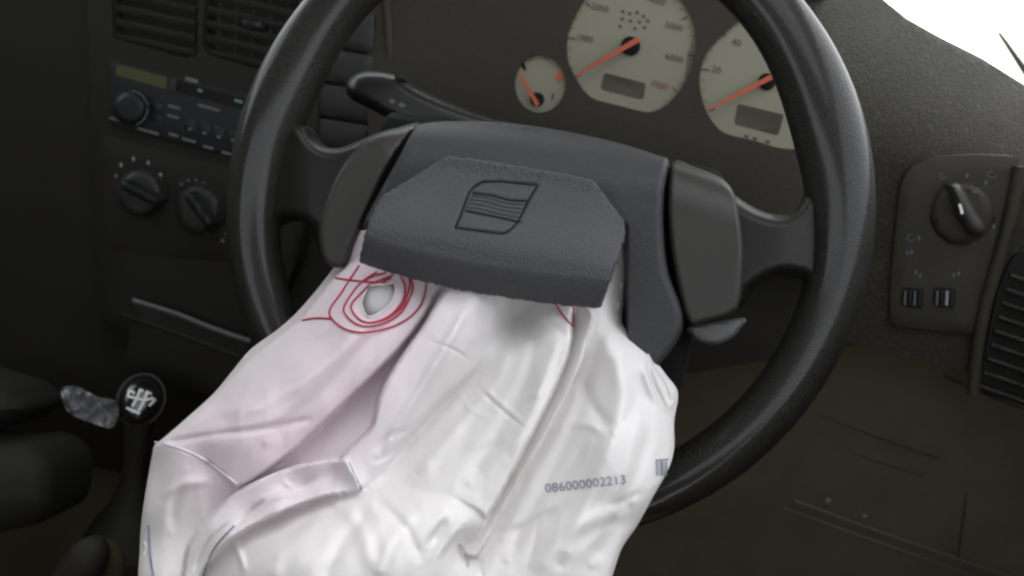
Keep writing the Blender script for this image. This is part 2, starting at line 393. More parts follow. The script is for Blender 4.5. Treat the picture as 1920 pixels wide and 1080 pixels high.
# ------------------------------------------------------------------ heater controls
hp = thing('heater_panel', 'black heater control panel with two rotary knobs under the radio', 'heater controls', tuple(CONS(np.array([310.]), np.array([370.]))[0]))
slab('panel', soften(crv([(188, 252), (548, 346), (520, 500), (196, 470)], 12, smooth=False), 2), CONS, .003, .02, M_['dark'], hp, bevel=8, spacing=24)
for cx, cy, rx, ry, a in ((262, 362, 43, 45, 28), (372, 393, 42, 48, 55)):
    kb = relief('heater_knob', ell(cx, cy, rx, ry, n=40), CONS, lambda x, y, d: .018+round_off(d, 14, .010), M_['slat'], hp, spacing=6, skirt=.014)
    c, s = math.cos(R(a)), math.sin(R(a))
    o = np.array([(-38, -9), (38, -9), (40, 0), (38, 9), (-38, 9), (-40, 0)]); o = np.c_[cx+o[:, 0]*c-o[:, 1]*s, cy+o[:, 0]*s+o[:, 1]*c]
    relief('grip', soften(crv(o, 5, smooth=False), 2), CONS, lambda x, y, d: .032+round_off(d, 9, .006), M_['radio'], kb, spacing=5, skirt=.014)
dots = [[(x-2.3, y-3.5), (x+2.3, y-3.5), (x+2.3, y+3.5), (x-2.3, y+3.5)] for x, y in ((227, 309), (250, 298), (278, 305), (301, 328), (218, 330), (222, 352))]
for q_ in dots[:4]+dots[5:]: marks('dial_print', [q_], in_cons(.0037), M_['dimwhite'], hp)
marks('dial_print', dots[4:5], in_cons(.0037), M_['redink'], hp)
for x, y in ((340, 345), (353, 338), (368, 337), (382, 343), (388, 438), (424, 438)): marks('dial_print', [[(x-2.5, y-2.5), (x+2.5, y-2.5), (x+2.5, y+2.5), (x-2.5, y+2.5)]], in_cons(.0037), M_['faint'], hp)
marks('dial_print', [[(414, 448), (420, 448), (420, 455), (414, 455)]], in_cons(.0037), M_['redink'], hp)

# ------------------------------------------------------------------ ashtray below the heater panel
ash = thing('ashtray', 'closed dark ashtray drawer with a pale worn lip at the foot of the console', 'ashtray', tuple(CONS(np.array([340.]), np.array([620.]))[0]))
slab('drawer_front', soften(crv([(246, 566), (470, 640), (470, 760), (236, 700)], 12, smooth=False), 2), CONS, .012, .03, M_['dark'], ash, bevel=10, spacing=20)
p = crv([(250, 563), (330, 588), (400, 616), (470, 640)], 10, closed=False); tube('lip', CONS(p[:, 0], p[:, 1], .017), .0020, M_['trim'], ash)
p = crv([(228, 588), (320, 620), (400, 650), (450, 668)], 10, closed=False); tube('lip', CONS(p[:, 0], p[:, 1], .013), .0010, M_['slat'], ash)

# ------------------------------------------------------------------ instruments
ic = thing('instrument_cluster', 'instrument cluster with cream dials and orange needles behind the wheel', 'instrument cluster', tuple(INST(np.array([1184.]), np.array([200.]))[0]))
h_small = ell(1012, 157, 48, 54, 0, 44)
big = [(1062, 95), (1066, 120), (1080, 148), (1098, 174), (1118, 187), (1165, 199), (1205, 209), (1225, 209), (1250, 196), (1275, 168), (1294, 132), (1304, 92), (1302, 55), (1290, 20), (1268, -12), (1235, -30), (1190, -38), (1140, -30), (1100, -6), (1075, 35), (1064, 65)]
rgt = [(1312, 140), (1314, 175), (1326, 212), (1346, 240), (1366, 252), (1415, 264), (1465, 278), (1508, 276), (1530, 250), (1538, 200), (1530, 150), (1512, 100), (1490, 60), (1462, 26), (1430, 18), (1390, 36), (1345, 75), (1322, 105)]
h_big = crv(big, 8); h_rgt = crv(rgt, 8)
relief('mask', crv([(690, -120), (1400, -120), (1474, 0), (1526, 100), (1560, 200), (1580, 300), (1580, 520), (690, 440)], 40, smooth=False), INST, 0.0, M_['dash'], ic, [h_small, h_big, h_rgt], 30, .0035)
IF = -.0038
def isf(c): return lambda x, y: INST(x, y, IF+c)
faces = []
for o in (ell(1012, 157, 56, 62, 0, 30), ell(1184, 90, 134, 140, 0, 40), ell(1424, 150, 140, 178, 0, 40)):
    faces.append(relief('gauge_face', o, INST, IF, M_['dial'], ic, spacing=40, skirt=.002))
def needle(parent, tail, tip, piv, w0, hubr):
    t, e = np.array(tail, float), np.array(tip, float); u = (e-t)/np.linalg.norm(e-t); n = np.array((-u[1], u[0]))
    o = np.array([t-n*w0, t+(e-t)*.5-n*w0*.75, e-n*w0*.3, e+n*w0*.3, t+(e-t)*.5+n*w0*.75, t+n*w0])
    relief('needle_hub', ell(*piv, hubr, hubr, n=24), INST, lambda x, y, d: IF+.004+round_off(d, 6, .002), M_['groove'], parent, spacing=8, skirt=.004)
    relief('needle', crv(o, 8, smooth=False), INST, lambda x, y, d: IF+.0075, M_['needle'], parent, spacing=10, skirt=.0012)
needle(faces[0], (1008, 197), (972, 134), (1007, 186), 4.2, 13)
needle(faces[1], (1198, 73), (1080, 142), (1182, 86), 5.2, 18)
needle(faces[2], (1449, 143), (1328, 206), (1438, 153), 5.0, 16)
for k, q in ((1, [(1133, 136), (1211, 156), (1206, 187), (1126, 167)]), (2, [(1384, 194), (1470, 215), (1459, 254), (1377, 232)])):
    slab('display', soften(crv(q, 5, smooth=False), 1), INST, IF+.0012, .0014, M_['dialcd'], faces[k], bevel=2, spacing=20)
marks('fuel_zone', [[(1040, 146), (1048, 134), (1056, 130), (1059, 142), (1052, 150), (1044, 153)]], isf(.0009), M_['needle'], faces[0])
marks('tick', [[(974, 118), (982, 116), (987, 131), (984, 133)]], isf(.0009), M_['groove'], faces[0])
marks('tick', [[(1036, 176), (1040, 175), (1037, 187), (1033, 187)]], isf(.0009), M_['ink'], faces[0])
marks('tick', stroke([(990, 115), (1000, 110)], 2)+stroke([(1020, 108), (1030, 111)], 2), isf(.0009), M_['ink'], faces[0])
for s, x, y, m, r in (('1000', 1096, 72, 'ink', 14), ('2000', 1125, 15, 'ink', 14), ('3000', 1182, -14, 'ink', 14), ('4000', 1232, 2, 'ink', 14), ('5000', 1263, 50, 'ink', 14), ('6000', 1264, 109, 'ink', 14), ('7000', 1237, 160, 'redink', 14)):
    lettering('numeral', s, x, y, 12, r, isf(.0009), M_[m], faces[1], 1.0)
lettering('numeral', 'RPM', 1190, 40, 8, 14, isf(.0009), M_['ink'], faces[1]) if False else None
for a in range(0, 29):
    th = R(152 + a*(270-18)/28); c, s = math.cos(th), math.sin(th); L = 12 if a % 4 == 0 else 6
    m = 'redink' if a >= 25 else 'ink'
    marks('tick', stroke([(1184+(119-L)*c, 88+(121-L)*s), (1184+119*c, 88+121*s)], 3.0 if a % 4 == 0 else 1.4), isf(.0008), M_[m], faces[1])
for x0, y0 in ((1165, 18), (1178, 22), (1192, 20), (1204, 27), (1164, 32), (1180, 36), (1196, 38), (1212, 36), (1160, 46), (1188, 50), (1206, 48)):
    marks('warning_print', [[(x0, y0), (x0+6, y0+1.5), (x0+5.5, y0+7), (x0-.5, y0+5.5)]], isf(.0008), M_['ink'], faces[1])
for s, x, y in (('20', 1343, 131), ('40', 1381, 80), ('60', 1440, 50)):
    lettering('numeral', s, x, y, 13, 14, isf(.0009), M_['ink'], faces[2])
for a in range(0, 16):
    th = R(153 + a*9); c, s = math.cos(th), math.sin(th); L = 14 if a % 4 == 0 else 7
    marks('tick', stroke([(1440+(125-L)*c, 150+(130-L)*s), (1440+125*c, 150+130*s)], 3.0 if a % 4 == 0 else 1.4), isf(.0008), M_['ink'], faces[2])
for x0, y0 in ((1396, 252), (1412, 256), (1436, 262)):
    marks('warning_print', [[(x0, y0), (x0+8, y0+2), (x0+7, y0+8), (x0-1, y0+6)]], isf(.0008), M_['ink'], faces[2])

# ------------------------------------------------------------------ light switch
ls = thing('light_switch', 'round headlight switch panel with faint white symbols right of the wheel', 'light switch', tuple(DASH(np.array([1800.]), np.array([450.]))[0]))
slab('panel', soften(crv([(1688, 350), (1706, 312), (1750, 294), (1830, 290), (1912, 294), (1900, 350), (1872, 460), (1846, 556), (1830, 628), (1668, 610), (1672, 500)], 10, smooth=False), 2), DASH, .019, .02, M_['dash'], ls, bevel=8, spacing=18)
lsf = lambda c: (lambda x, y: DASH(x, y, .019+c))
relief('knob_well', ell(1803, 402, 64, 64, n=44), DASH, lambda x, y, d: .0195+round_off(d, 4, .001), M_['black'], ls, spacing=14, skirt=.002)
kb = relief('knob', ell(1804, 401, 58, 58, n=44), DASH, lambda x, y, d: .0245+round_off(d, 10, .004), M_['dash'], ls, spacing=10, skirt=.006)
relief('grip', soften(crv([(1776, 346), (1800, 342), (1822, 380), (1850, 430), (1838, 446), (1816, 440), (1792, 400)], 6, smooth=False), 2), DASH, lambda x, y, d: .040+round_off(d, 18, .010), M_['cover'], kb, spacing=6, skirt=.016)
marks('pointer', [[(1797, 383), (1802, 382), (1807, 400), (1802, 402)]], lambda x, y: DASH(x, y, .0408), M_['white'], kb)
sym = []
for cx, cy, r in ((1768, 330, 6), (1860, 327, 8), (1708, 446, 7), (1824, 452, 6)): marks('symbol', stroke(ell(cx, cy, r, r*.8, n=14)[:12], 1.6), lsf(.0006), M_['faint'], ls)
for x, y in ((1847, 338), (1700, 470), (1708, 468), (1716, 506), (1724, 512), (1787, 512), (1796, 508), (1862, 420), (1722, 442), (1812, 325)): marks('symbol', [[(x, y), (x+4, y+1), (x+3, y+9), (x-1, y+8)]], lsf(.0006), M_['faint'], ls)

for x0 in (1692, 1752):
    tw = slab('dimmer_slot', soften(crv([(x0, 538), (x0+40, 542), (x0+38, 580), (x0-2, 574)], 5, smooth=False), 1), DASH, .0205, .002, M_['black'], ls, bevel=2, spacing=20)
    for k in range(4):
        x = x0+5+k*9; b = (x0 == 1752 and k == 2)
        tube('rib', DASH(np.array([x+.5, x, x-1.]), np.array([546., 558, 572]), .0225), .0010 if not b else .0013, M_['dimwhite'] if b else M_['faint'] if k % 2 == 0 else M_['slat'], tw, seg=6)

# ------------------------------------------------------------------ steering column with indicator stalk
sc_ = thing('steering_column', 'dark steering column shroud with indicator stalk showing left of the hub', 'steering column', tuple(WC-WN*.10))
def colmap(V): return np.array([WC+WA*v[0]+WB*v[1]+WN*v[2] for v in V])
boxm('shroud', (-.055, -.07, -.24), (.055, .035, -.036), M_['dark'], sc_, bevel=.02, tf=colmap)
st_o = soften(crv([(652, 152), (668, 138), (700, 134), (748, 142), (778, 162), (830, 186), (900, 212), (985, 238), (985, 262), (880, 250), (770, 236), (735, 226), (690, 202), (658, 186), (648, 168)], 5), 1)
stk = relief('indicator_stalk', st_o, WHEEL, lambda x, y, d: -.050+round_off(d, 22, .014), M_['dark2'], sc_, spacing=6, skirt=.004)
ar = [[(736, 184), (736, 196), (728, 189)], [(752, 190), (752, 203), (761, 198)], [(736, 187), (741, 188), (741, 194), (736, 193)], [(747, 194), (752, 195), (752, 200), (747, 199)]]
for k in range(2): marks('arrow', [ar[k], ar[k+2]], lambda x, y: WHEEL(x, y, -.0492), M_['faint'], stk)
slab('stalk_button', soften(crv([(738, 138), (757, 141), (760, 150), (741, 148)], 4, smooth=False), 1), WHEEL, -.052, .006, M_['slat'], stk, bevel=3, spacing=6)

# ------------------------------------------------------------------ steering wheel
sw = thing('steering_wheel', 'black leather steering wheel with its airbag cover burst open', 'steering wheel', tuple(WC))
def make_rim():
    n, seg = 240, 36; V = []; F = []
    for i in range(n):
        t = 2*math.pi*i/n
        dg = math.degrees(t)
        def bump(c, w):
            q = abs((dg-c+180) % 360-180)/w; return math.exp(-q*q)
        r = .0156+.0036*(bump(26, 20)+bump(166, 20))
        Rm = .1905-r
        e = WA*math.cos(t)+WB*math.sin(t)
        for k in range(seg):
            a = 2*math.pi*k/seg
            # slight thumb groove on the back of the rim
            rr = r*(1+.03*math.cos(2*a))
            V.append(WC+e*(Rm+rr*math.cos(a))+WN*(rr*.95*math.sin(a)))
    for i in range(n):
        for k in range(seg):
            j = (i+1) % n; l = (k+1) % seg; F.append((i*seg+k, j*seg+k, j*seg+l, i*seg+l))
    return mesh('rim', V, F, M_['leather'], sw)
make_rim()
# hub behind the covers
boxm('hub', (-.105, -.10, -.035), (.105, .045, -.004), M_['groove'], sw, bevel=.012, tf=colmap)
pad_o = crv([(792, 232), (850, 227), (950, 230), (1060, 246), (1160, 268), (1236, 292), (1252, 302), (1244, 360), (1243, 430), (1252, 510), (1280, 604), (1240, 680), (1150, 740), (900, 740), (700, 650), (640, 560), (660, 470), (690, 400), (738, 312), (775, 245)], 6)
def pad_c(x, y, d):
    dt = np.maximum(0, y-(228+np.clip(x-850, -80, 400)*.12*np.clip((x-700)/300, 0, 1)))
    cav = np.clip((y-415)/70, 0, 1)*np.clip((1178-x)/12, 0, 1)
    return .040 + round_off(dt, 95, .034) + round_off(d, 14, .006) - .045*cav
relief('hub_pad', pad_o, WHEEL, pad_c, M_['pad'], sw, spacing=4, skirt=.03)
cr_o = crv([(1262, 304), (1300, 312), (1338, 326), (1362, 342), (1378, 368), (1388, 412), (1394, 480), (1388, 560), (1372, 588), (1330, 602), (1292, 604), (1272, 540), (1258, 460), (1253, 380)], 6)
relief('spoke_cover', cr_o, WHEEL, lambda x, y, d: .034+round_off(np.maximum(0, y-(300+np.maximum(0, x-1262)*.35)), 90, .022)+round_off(d, 10, .004), M_['cover'], sw, spacing=4, skirt=.03)
cl_o = crv([(780, 236), (735, 243), (690, 260), (655, 290), (628, 335), (606, 390), (598, 440), (608, 490), (640, 500), (660, 460), (690, 390), (730, 305), (768, 250)], 6)
relief('spoke_cover', cl_o, WHEEL, lambda x, y, d: .032+round_off(np.maximum(0, y-(240+np.maximum(0, 720-x)*.30)), 70, .020)+round_off(d, 10, .004), M_['cover'], sw, spacing=4, skirt=.03)
sr_o = crv([(1340, 350), (1374, 364), (1392, 376), (1422, 393), (1458, 403), (1486, 398), (1506, 372), (1520, 330), (1538, 290), (1575, 290), (1592, 420), (1590, 500), (1580, 560), (1545, 548), (1500, 522), (1455, 520), (1412, 545), (1390, 575), (1340, 590), (1335, 450)], 6)
relief('spoke', sr_o, WHEEL, lambda x, y, d: .014-.013*np.clip((x-1440)/130, 0, 1)**2+round_off(d, 26, .016), M_['spoke'], sw, spacing=4, skirt=.016)
sl_o = crv([(790, 236), (740, 240), (700, 252), (665, 267), (635, 277), (605, 274), (584, 258), (573, 240), (556, 228), (520, 228), (480, 300), (466, 380), (472, 440), (500, 425), (540, 412), (576, 425), (600, 470), (640, 470), (740, 330)], 6)
relief('spoke', sl_o, WHEEL, lambda x, y, d: .012-.013*np.clip((600-x)/110, 0, 1)**2+round_off(d, 24, .015), M_['spoke'], sw, spacing=4, skirt=.016)
lf_o = crv([(1290, 612), (1340, 603), (1397, 597), (1390, 614), (1372, 634), (1342, 646), (1312, 641), (1295, 628)], 5)
relief('spoke_trim', lf_o, WHEEL, lambda x, y, d: .012+round_off(d, 10, .004), M_['trim'], sw, spacing=6, skirt=.01)

# torn flap of the cover with the engraved emblem
fl_pts = [(838, 293), (880, 297), (960, 309), (1060, 326), (1113, 338), (1122, 350), (1138, 372), (1170, 414), (1172, 438), (1160, 480), (1140, 535), (1125, 578), (1050, 572), (960, 560), (860, 544), (760, 520), (720, 508), (672, 492), (684, 440), (698, 400), (716, 368), (765, 338), (812, 309)]
fl_o = soften(crv(fl_pts, 5, smooth=False), 1)
rng = np.random.RandomState(3); fl_o = fl_o+rng.normal(0, .7, fl_o.shape)
e_out = [(886, 352), (905, 341), (935, 340), (1008, 347), (992, 374), (976, 405), (962, 424), (944, 436), (915, 434), (853, 427), (866, 398), (876, 370)]
e_lines = [crv(np.array(e_out[:3]+[(1004, 347)]), 3, closed=False, smooth=False), crv([(1008, 347), (992, 374), (978, 402), (966, 421), (945, 437), (915, 435), (853, 427)], 3, closed=False), crv([(853, 427), (864, 402), (875, 372), (886, 352), (904, 341)], 3, closed=False),
           crv([(886, 362), (920, 366), (955, 375), (990, 377)], 3, closed=False), crv([(872, 395), (905, 402), (945, 410), (974, 417)], 3, closed=False)]
e_stripes = [crv([(884-k*4, 367+k*7), (915-k*4, 371+k*7), (950-k*3, 381+k*7), (990-k*5, 384+k*8)], 3, closed=False) for k in range(4)]
def fl_c(x, y, d):
    ylow = np.interp(x, [672, 720, 760, 860, 960, 1050, 1125, 1180], [492, 508, 520, 544, 560, 572, 578, 590])
    ytop = np.interp(x, [672, 716, 765, 838, 960, 1113, 1170, 1200], [440, 366, 338, 293, 309, 338, 414, 440])
    s = np.clip((y-(290+(x-838)*.165))/170, 0, 1)
    c = .050+.026*s*s*(3-2*s)
    db = np.maximum(0, ylow-y)
    c += -.011*np.clip(1-db/58, 0, 1)**1.5
    c += round_off(d, 7, .0018)
    c += -.003*np.clip((x-1080)/90, 0, 1)**2
    g = np.full(x.shape, 1e9)
    m = (x > 830) & (x < 1030) & (y > 320) & (y < 450)
    for l in e_lines: g[m] = np.minimum(g[m], pdist(x[m], y[m], l, False))
    c -= .0014*np.exp(-(g/2.6)**2)
    g2 = np.full(x.shape, 1e9)
    for l in e_stripes: g2[m] = np.minimum(g2[m], pdist(x[m], y[m], l, False))
    c -= .0006*np.exp(-(g2/1.5)**2)
    # scuffed top edge
    c += np.where(y < ytop+26, rng.normal(0, .00022, x.shape), 0)
    return c
flap = relief('cover_flap', fl_o, WHEEL, fl_c, M_['flap'], sw, spacing=2.4, skirt=.004, sharp=60, label='torn flap of the hub cover lying over the airbag, emblem engraved')
def on_flap(dc): return lambda x, y: WHEEL(x, y, fl_c(np.asarray(x, float), np.asarray(y, float), np.full(np.shape(x), 99.))+dc)
ep = []
for l in e_lines: ep += stroke(l, 3.2)
for l in e_stripes: ep += stroke(l, 1.3)
marks('emblem', ep, on_flap(.0005), M_['groove'], flap)

# ------------------------------------------------------------------ deflated airbag
ab = thing('airbag', 'deflated white airbag spilling from the burst hub of the steering wheel', 'airbag', tuple(WC-WB*.08+WN*.03))
bag_o = crv([(690, 424), (655, 460), (612, 520), (560, 582), (520, 618), (470, 655), (436, 695), (400, 738), (345, 788), (303, 824), (290, 834), (284, 860), (275, 910), (266, 970), (262, 1030), (262, 1110), (300, 1160), (700, 1190), (1100, 1160), (1140, 1100), (1165, 1030), (1195, 985), (1225, 930), (1253, 880), (1264, 840), (1264, 790), (1271, 737), (1250, 704), (1224, 670), (1212, 655), (1200, 645), (1175, 618), (1166, 600), (1172, 560), (1180, 480), (1168, 440), (1000, 425), (800, 415)], 5)
# (polygon, control points x, y, height mm) painted one over the other
REG = []
REG.append((None, [(690, 430, 10), (600, 540, -3), (470, 660, -4), (303, 826, 0), (262, 1000, -4), (262, 1160, -4), (360, 1000, 8), (690, 770, 3), (820, 545, 10), (800, 600, 5), (740, 690, 3), (600, 820, 4), (480, 890, 4), (900, 430, 15), (1150, 480, 2), (1180, 480, -4), (1165, 600, -6), (1130, 590, 10),
    (1110, 600, 10), (1090, 690, 4), (1030, 800, 2), (930, 1000, 2), (1150, 640, 12), (1215, 665, 2), (1180, 720, 12), (1262, 740, -6), (1110, 760, 9), (1150, 820, 16), (1210, 800, 10), (1262, 850, -4), (1080, 900, 10), (1180, 920, 10), (1200, 980, -2), (1000, 1050, 8), (1100, 1040, 7), (1145, 1100, -4), (900, 1100, 6), (1060, 1160, 2)]))
# left panel below the seam
REG.append(([(290, 829), (330, 838), (375, 858), (420, 888), (452, 914), (402, 962), (364, 1012), (346, 1060), (340, 1200), (240, 1200), (240, 950), (270, 840)], [(296, 832, 10), (375, 860, 15), (450, 912, 8), (330, 900, 12), (290, 960, 4), (262, 1020, -6), (360, 1000, 2), (390, 940, 6), (300, 1080, 5), (262, 1150, -6), (340, 1080, 2), (275, 880, 0)]))
# left lobe
REG.append(([(688, 488), (820, 520), (812, 560), (790, 600), (740, 664), (664, 738), (592, 806), (545, 848), (452, 912), (420, 888), (372, 856), (300, 828), (330, 794), (395, 742), (438, 700), (470, 668), (520, 628), (562, 596), (596, 556), (640, 510)], [(688, 492, 14), (640, 520, 12), (570, 592, 10), (470, 672, 10), (395, 745, 9), (305, 828, 12), (700, 560, 23), (640, 620, 25), (560, 690, 25), (470, 770, 24), (400, 820, 21), (372, 856, 15), (452, 910, 12), (820, 530, 14), (790, 600, 17), (740, 662, 18), (660, 738, 17), (590, 806, 15), (540, 848, 13), (500, 840, 19)]))
# centre ridge
REG.append(([(850, 535), (945, 545), (935, 600), (918, 648), (890, 696), (822, 762), (745, 850), (700, 915), (672, 932), (655, 872), (640, 858), (668, 830), (698, 800), (712, 744), (742, 684), (790, 616)], [(850, 545, 24), (790, 618, 27), (743, 684, 28), (713, 745, 27), (698, 800, 24), (642, 858, 20), (670, 912, 20), (900, 560, 24), (860, 630, 28), (810, 690, 27), (760, 770, 23), (700, 870, 19), (945, 560, 10), (918, 646, 10), (890, 694, 12), (822, 762, 14), (745, 850, 15), (700, 902, 14)]))
# centre right panel
REG.append(([(940, 545), (1085, 570), (1070, 640), (1052, 700), (1004, 800), (952, 900), (908, 978), (862, 944), (800, 927), (676, 926), (700, 900), (745, 850), (822, 762), (890, 696), (918, 648), (935, 600)], [(945, 560, 10), (968, 585, -3), (990, 560, -3), (965, 625, 4), (1024, 590, 15), (1072, 590, 18), (1060, 650, 23), (1050, 700, 22), (1004, 800, 22), (952, 900, 21), (908, 976, 20), (918, 650, 9), (890, 696, 7), (822, 762, 7), (745, 850, 9), (692, 920, 15), (990, 660, 17), (950, 740, 15), (880, 820, 15), (820, 880, 17), (800, 926, 19), (862, 942, 20)]))
# narrow ridge
REG.append(([(1076, 572), (1112, 588), (1100, 640), (1086, 692), (1034, 800), (976, 900), (922, 1000), (892, 1046), (872, 1036), (908, 978), (952, 900), (1004, 800), (1052, 700), (1070, 640)], [(1078, 580, 6), (1070, 640, 6), (1052, 700, 6), (1004, 800, 7), (952, 900, 8), (908, 978, 10), (875, 1036, 12), (1110, 590, 18), (1086, 692, 17), (1034, 800, 16), (976, 900, 15), (922, 1000, 15), (892, 1044, 14)]))
# bottom dome
REG.append(([(672, 916), (692, 920), (745, 918), (800, 920), (832, 926), (864, 938), (910, 974), (872, 1036), (890, 1050), (900, 1120), (860, 1200), (340, 1200), (350, 1100), (372, 1090), (392, 1050), (442, 1002), (522, 960), (600, 932)], [(672, 918, 16), (740, 926, 18), (800, 930, 20), (862, 948, 20), (905, 980, 17), (872, 1036, 10), (880, 1060, 10), (870, 1120, 8), (372, 1090, 4), (400, 1060, 10), (442, 1004, 12), (522, 962, 12), (600, 934, 13), (620, 985, 25), (560, 1040, 30), (700, 1020, 32), (740, 960, 25), (800, 1000, 27), (840, 970, 25), (830, 1050, 19), (500, 1080, 26), (650, 1120, 30), (480, 1180, 16), (650, 1190, 22), (850, 1180, 4)]))
# overlapping fold
REG.append(([(650, 862), (660, 882), (673, 916), (602, 932), (524, 962), (444, 1004), (394, 1052), (374, 1092), (368, 1200), (340, 1200), (346, 1060), (362, 1010), (402, 962), (452, 918), (520, 886), (580, 869), (640, 860)], [(648, 864, 27), (580, 871, 26), (520, 888, 25), (452, 920, 23), (402, 964, 20), (362, 1012, 16), (346, 1060, 12), (340, 1190, 10), (660, 882, 27), (672, 914, 22), (600, 930, 24), (524, 960, 26), (444, 1002, 24), (394, 1050, 18), (372, 1094, 14), (370, 1190, 10), (570, 905, 17), (630, 885, 20), (470, 960, 21)]))
GS = 2.5; GX0, GY0 = 230, 400; NX, NY = 432, 324
gxx, gyy = np.meshgrid(GX0+GS*np.arange(NX), GY0+GS*np.arange(NY))
def tps(C):
    C = np.array(C, float); P = C[:, :2]/100; n = len(P)
    def U(r2): return np.where(r2 > 0, r2*np.log(np.maximum(r2, 1e-12)), 0)
    K = U(((P[:, None]-P[None])**2).sum(-1))+np.eye(n)*.02
    A = np.zeros((n+3, n+3)); A[:n, :n] = K; A[:n, n] = 1; A[:n, n+1:] = P; A[n, :n] = 1; A[n+1:, :n] = P.T
    wgt = np.linalg.solve(A, np.r_[C[:, 2], 0, 0, 0])
    def ev(x, y):
        q = np.c_[x, y]/100; return U(((q[:, None]-P[None])**2).sum(-1)) @ wgt[:n]+wgt[n]+q @ wgt[n+1:]
    return ev
HM = np.zeros((NY, NX))
def blur(a, s):
    k = np.exp(-.5*(np.arange(-4, 5)/s)**2); k /= k.sum()
    for ax in (0, 1):
        b = np.pad(a, [(4, 4) if i == ax else (0, 0) for i in (0, 1)], mode='edge'); a = sum(k[i]*(b[i:i+a.shape[0]] if ax == 0 else b[:, i:i+a.shape[1]]) for i in range(9))
    return a
for poly, C in REG:
    ev = tps(C)
    msk = np.ones((NY, NX), bool) if poly is None else inside(gxx, gyy, crv(poly, 6))
    HM[msk] = ev(gxx[msk], gyy[msk])
HM = blur(HM, .7)
HMb = HM
for _ in range(2): HMb = blur(HMb, 1.6)
wgt_ = np.exp(-(pdist(gxx, gyy, crv([(938, 570), (918, 646), (890, 695), (822, 762), (745, 850), (705, 895)], 8, closed=False), False)/6)**2)
HM = HM*(1-wgt_)+HMb*wgt_
# creases: (polyline, width px, height mm)
CREASE = [([(770, 555), (640, 700), (500, 830)], 24, -2.4), ([(700, 600), (560, 720), (420, 790)], 20, 1.8), ([(880, 570), (830, 660), (770, 760), (715, 850)], 14, 2.6), ([(1010, 600), (990, 700), (930, 820), (880, 905)], 22, -2.8), ([(1050, 625), (1010, 740), (955, 860)], 16, 2.2), ([(960, 640), (925, 720), (850, 810), (780, 890)], 18, 2.0), ([(1122, 620), (1092, 760), (1010, 930), (950, 1050)], 18, -2.8), ([(1150, 640), (1165, 760), (1120, 900), (1050, 1060)], 28, 2.8), ([(1190, 690), (1215, 800), (1180, 920), (1110, 1060)], 20, -2.2), ([(700, 950), (640, 1020), (600, 1100)], 22, -2.4), ([(780, 950), (730, 1030), (710, 1100)], 22, 2.4), ([(620, 950), (540, 1020), (500, 1100)], 22, 2.0),
    ([(300, 832), (400, 815), (480, 805), (560, 790), (590, 785)], 9, -2.2), ([(420, 700), (520, 660), (600, 640), (660, 620)], 12, -1.5), ([(560, 660), (600, 630), (640, 600)], 9, -1.2), ([(330, 800), (420, 770), (500, 760)], 14, 1.2),
    ([(895, 725), (930, 760), (985, 805)], 3.6, -1.3), ([(903, 722), (943, 758), (990, 798)], 5, .9), ([(800, 640), (850, 655), (890, 685)], 4, -.9), ([(985, 745), (1005, 740), (1020, 725)], 8, 2.2), ([(960, 650), (1000, 640), (1040, 625)], 12, 2.0), ([(1010, 600), (1045, 615), (1065, 630)], 8, -2.2),
    ([(800, 900), (860, 860), (960, 830)], 16, -1.2), ([(700, 850), (730, 820), (780, 800)], 9, -1.4), ([(690, 870), (740, 845), (790, 790), (860, 720)], 10, -1.6),
    ([(1085, 700), (1110, 760), (1150, 812)], 16, -3.0), ([(1060, 800), (1100, 795), (1145, 812)], 14, 2.2), ([(1150, 812), (1180, 780), (1200, 720)], 20, -2.0), ([(1215, 672), (1222, 710), (1245, 760), (1262, 800)], 7, -4.0), ([(1205, 675), (1214, 715), (1235, 765)], 8, 3.0), ([(1010, 940), (1080, 860), (1110, 830)], 18, -1.5), ([(940, 1010), (1000, 980), (1050, 950)], 14, -2.4), ([(1000, 1080), (1060, 1000), (1180, 950)], 24, 2.0),
    ([(530, 895), (550, 915), (600, 905)], 8, 2.4), ([(470, 950), (520, 930), (590, 925)], 10, 2.2), ([(430, 1000), (480, 950), (520, 925)], 6, -2.2), ([(360, 1080), (390, 1020), (430, 975)], 5, -2.4), ([(380, 1080), (410, 1020)], 5, -1.8),
    ([(300, 940), (340, 910), (400, 900)], 14, 2.0), ([(320, 1000), (330, 930), (350, 880)], 16, -1.6), ([(430, 1000), (450, 1040), (460, 1080)], 9, 2.2), ([(520, 1040), (560, 990), (620, 960)], 20, -1.6), ([(800, 1030), (830, 985), (845, 960)], 11, -3.0), ([(820, 1050), (850, 1000), (870, 985)], 9, 2.6), ([(700, 930), (760, 990), (790, 1060)], 14, -2.0), ([(640, 940), (680, 1000), (700, 1080)], 20, 1.6)]
for pl, wd, h in CREASE:
    l = crv(pl, 6, closed=False); d = pdist(gxx, gyy, l, False)
    ends = np.minimum(np.hypot(gxx-l[0, 0], gyy-l[0, 1]), np.hypot(gxx-l[-1, 0], gyy-l[-1, 1]))
    HM += h*.85*np.exp(-(d/(wd*.7))**2)*np.clip(ends/30, .0, 1)
rw = np.random.RandomState(11)
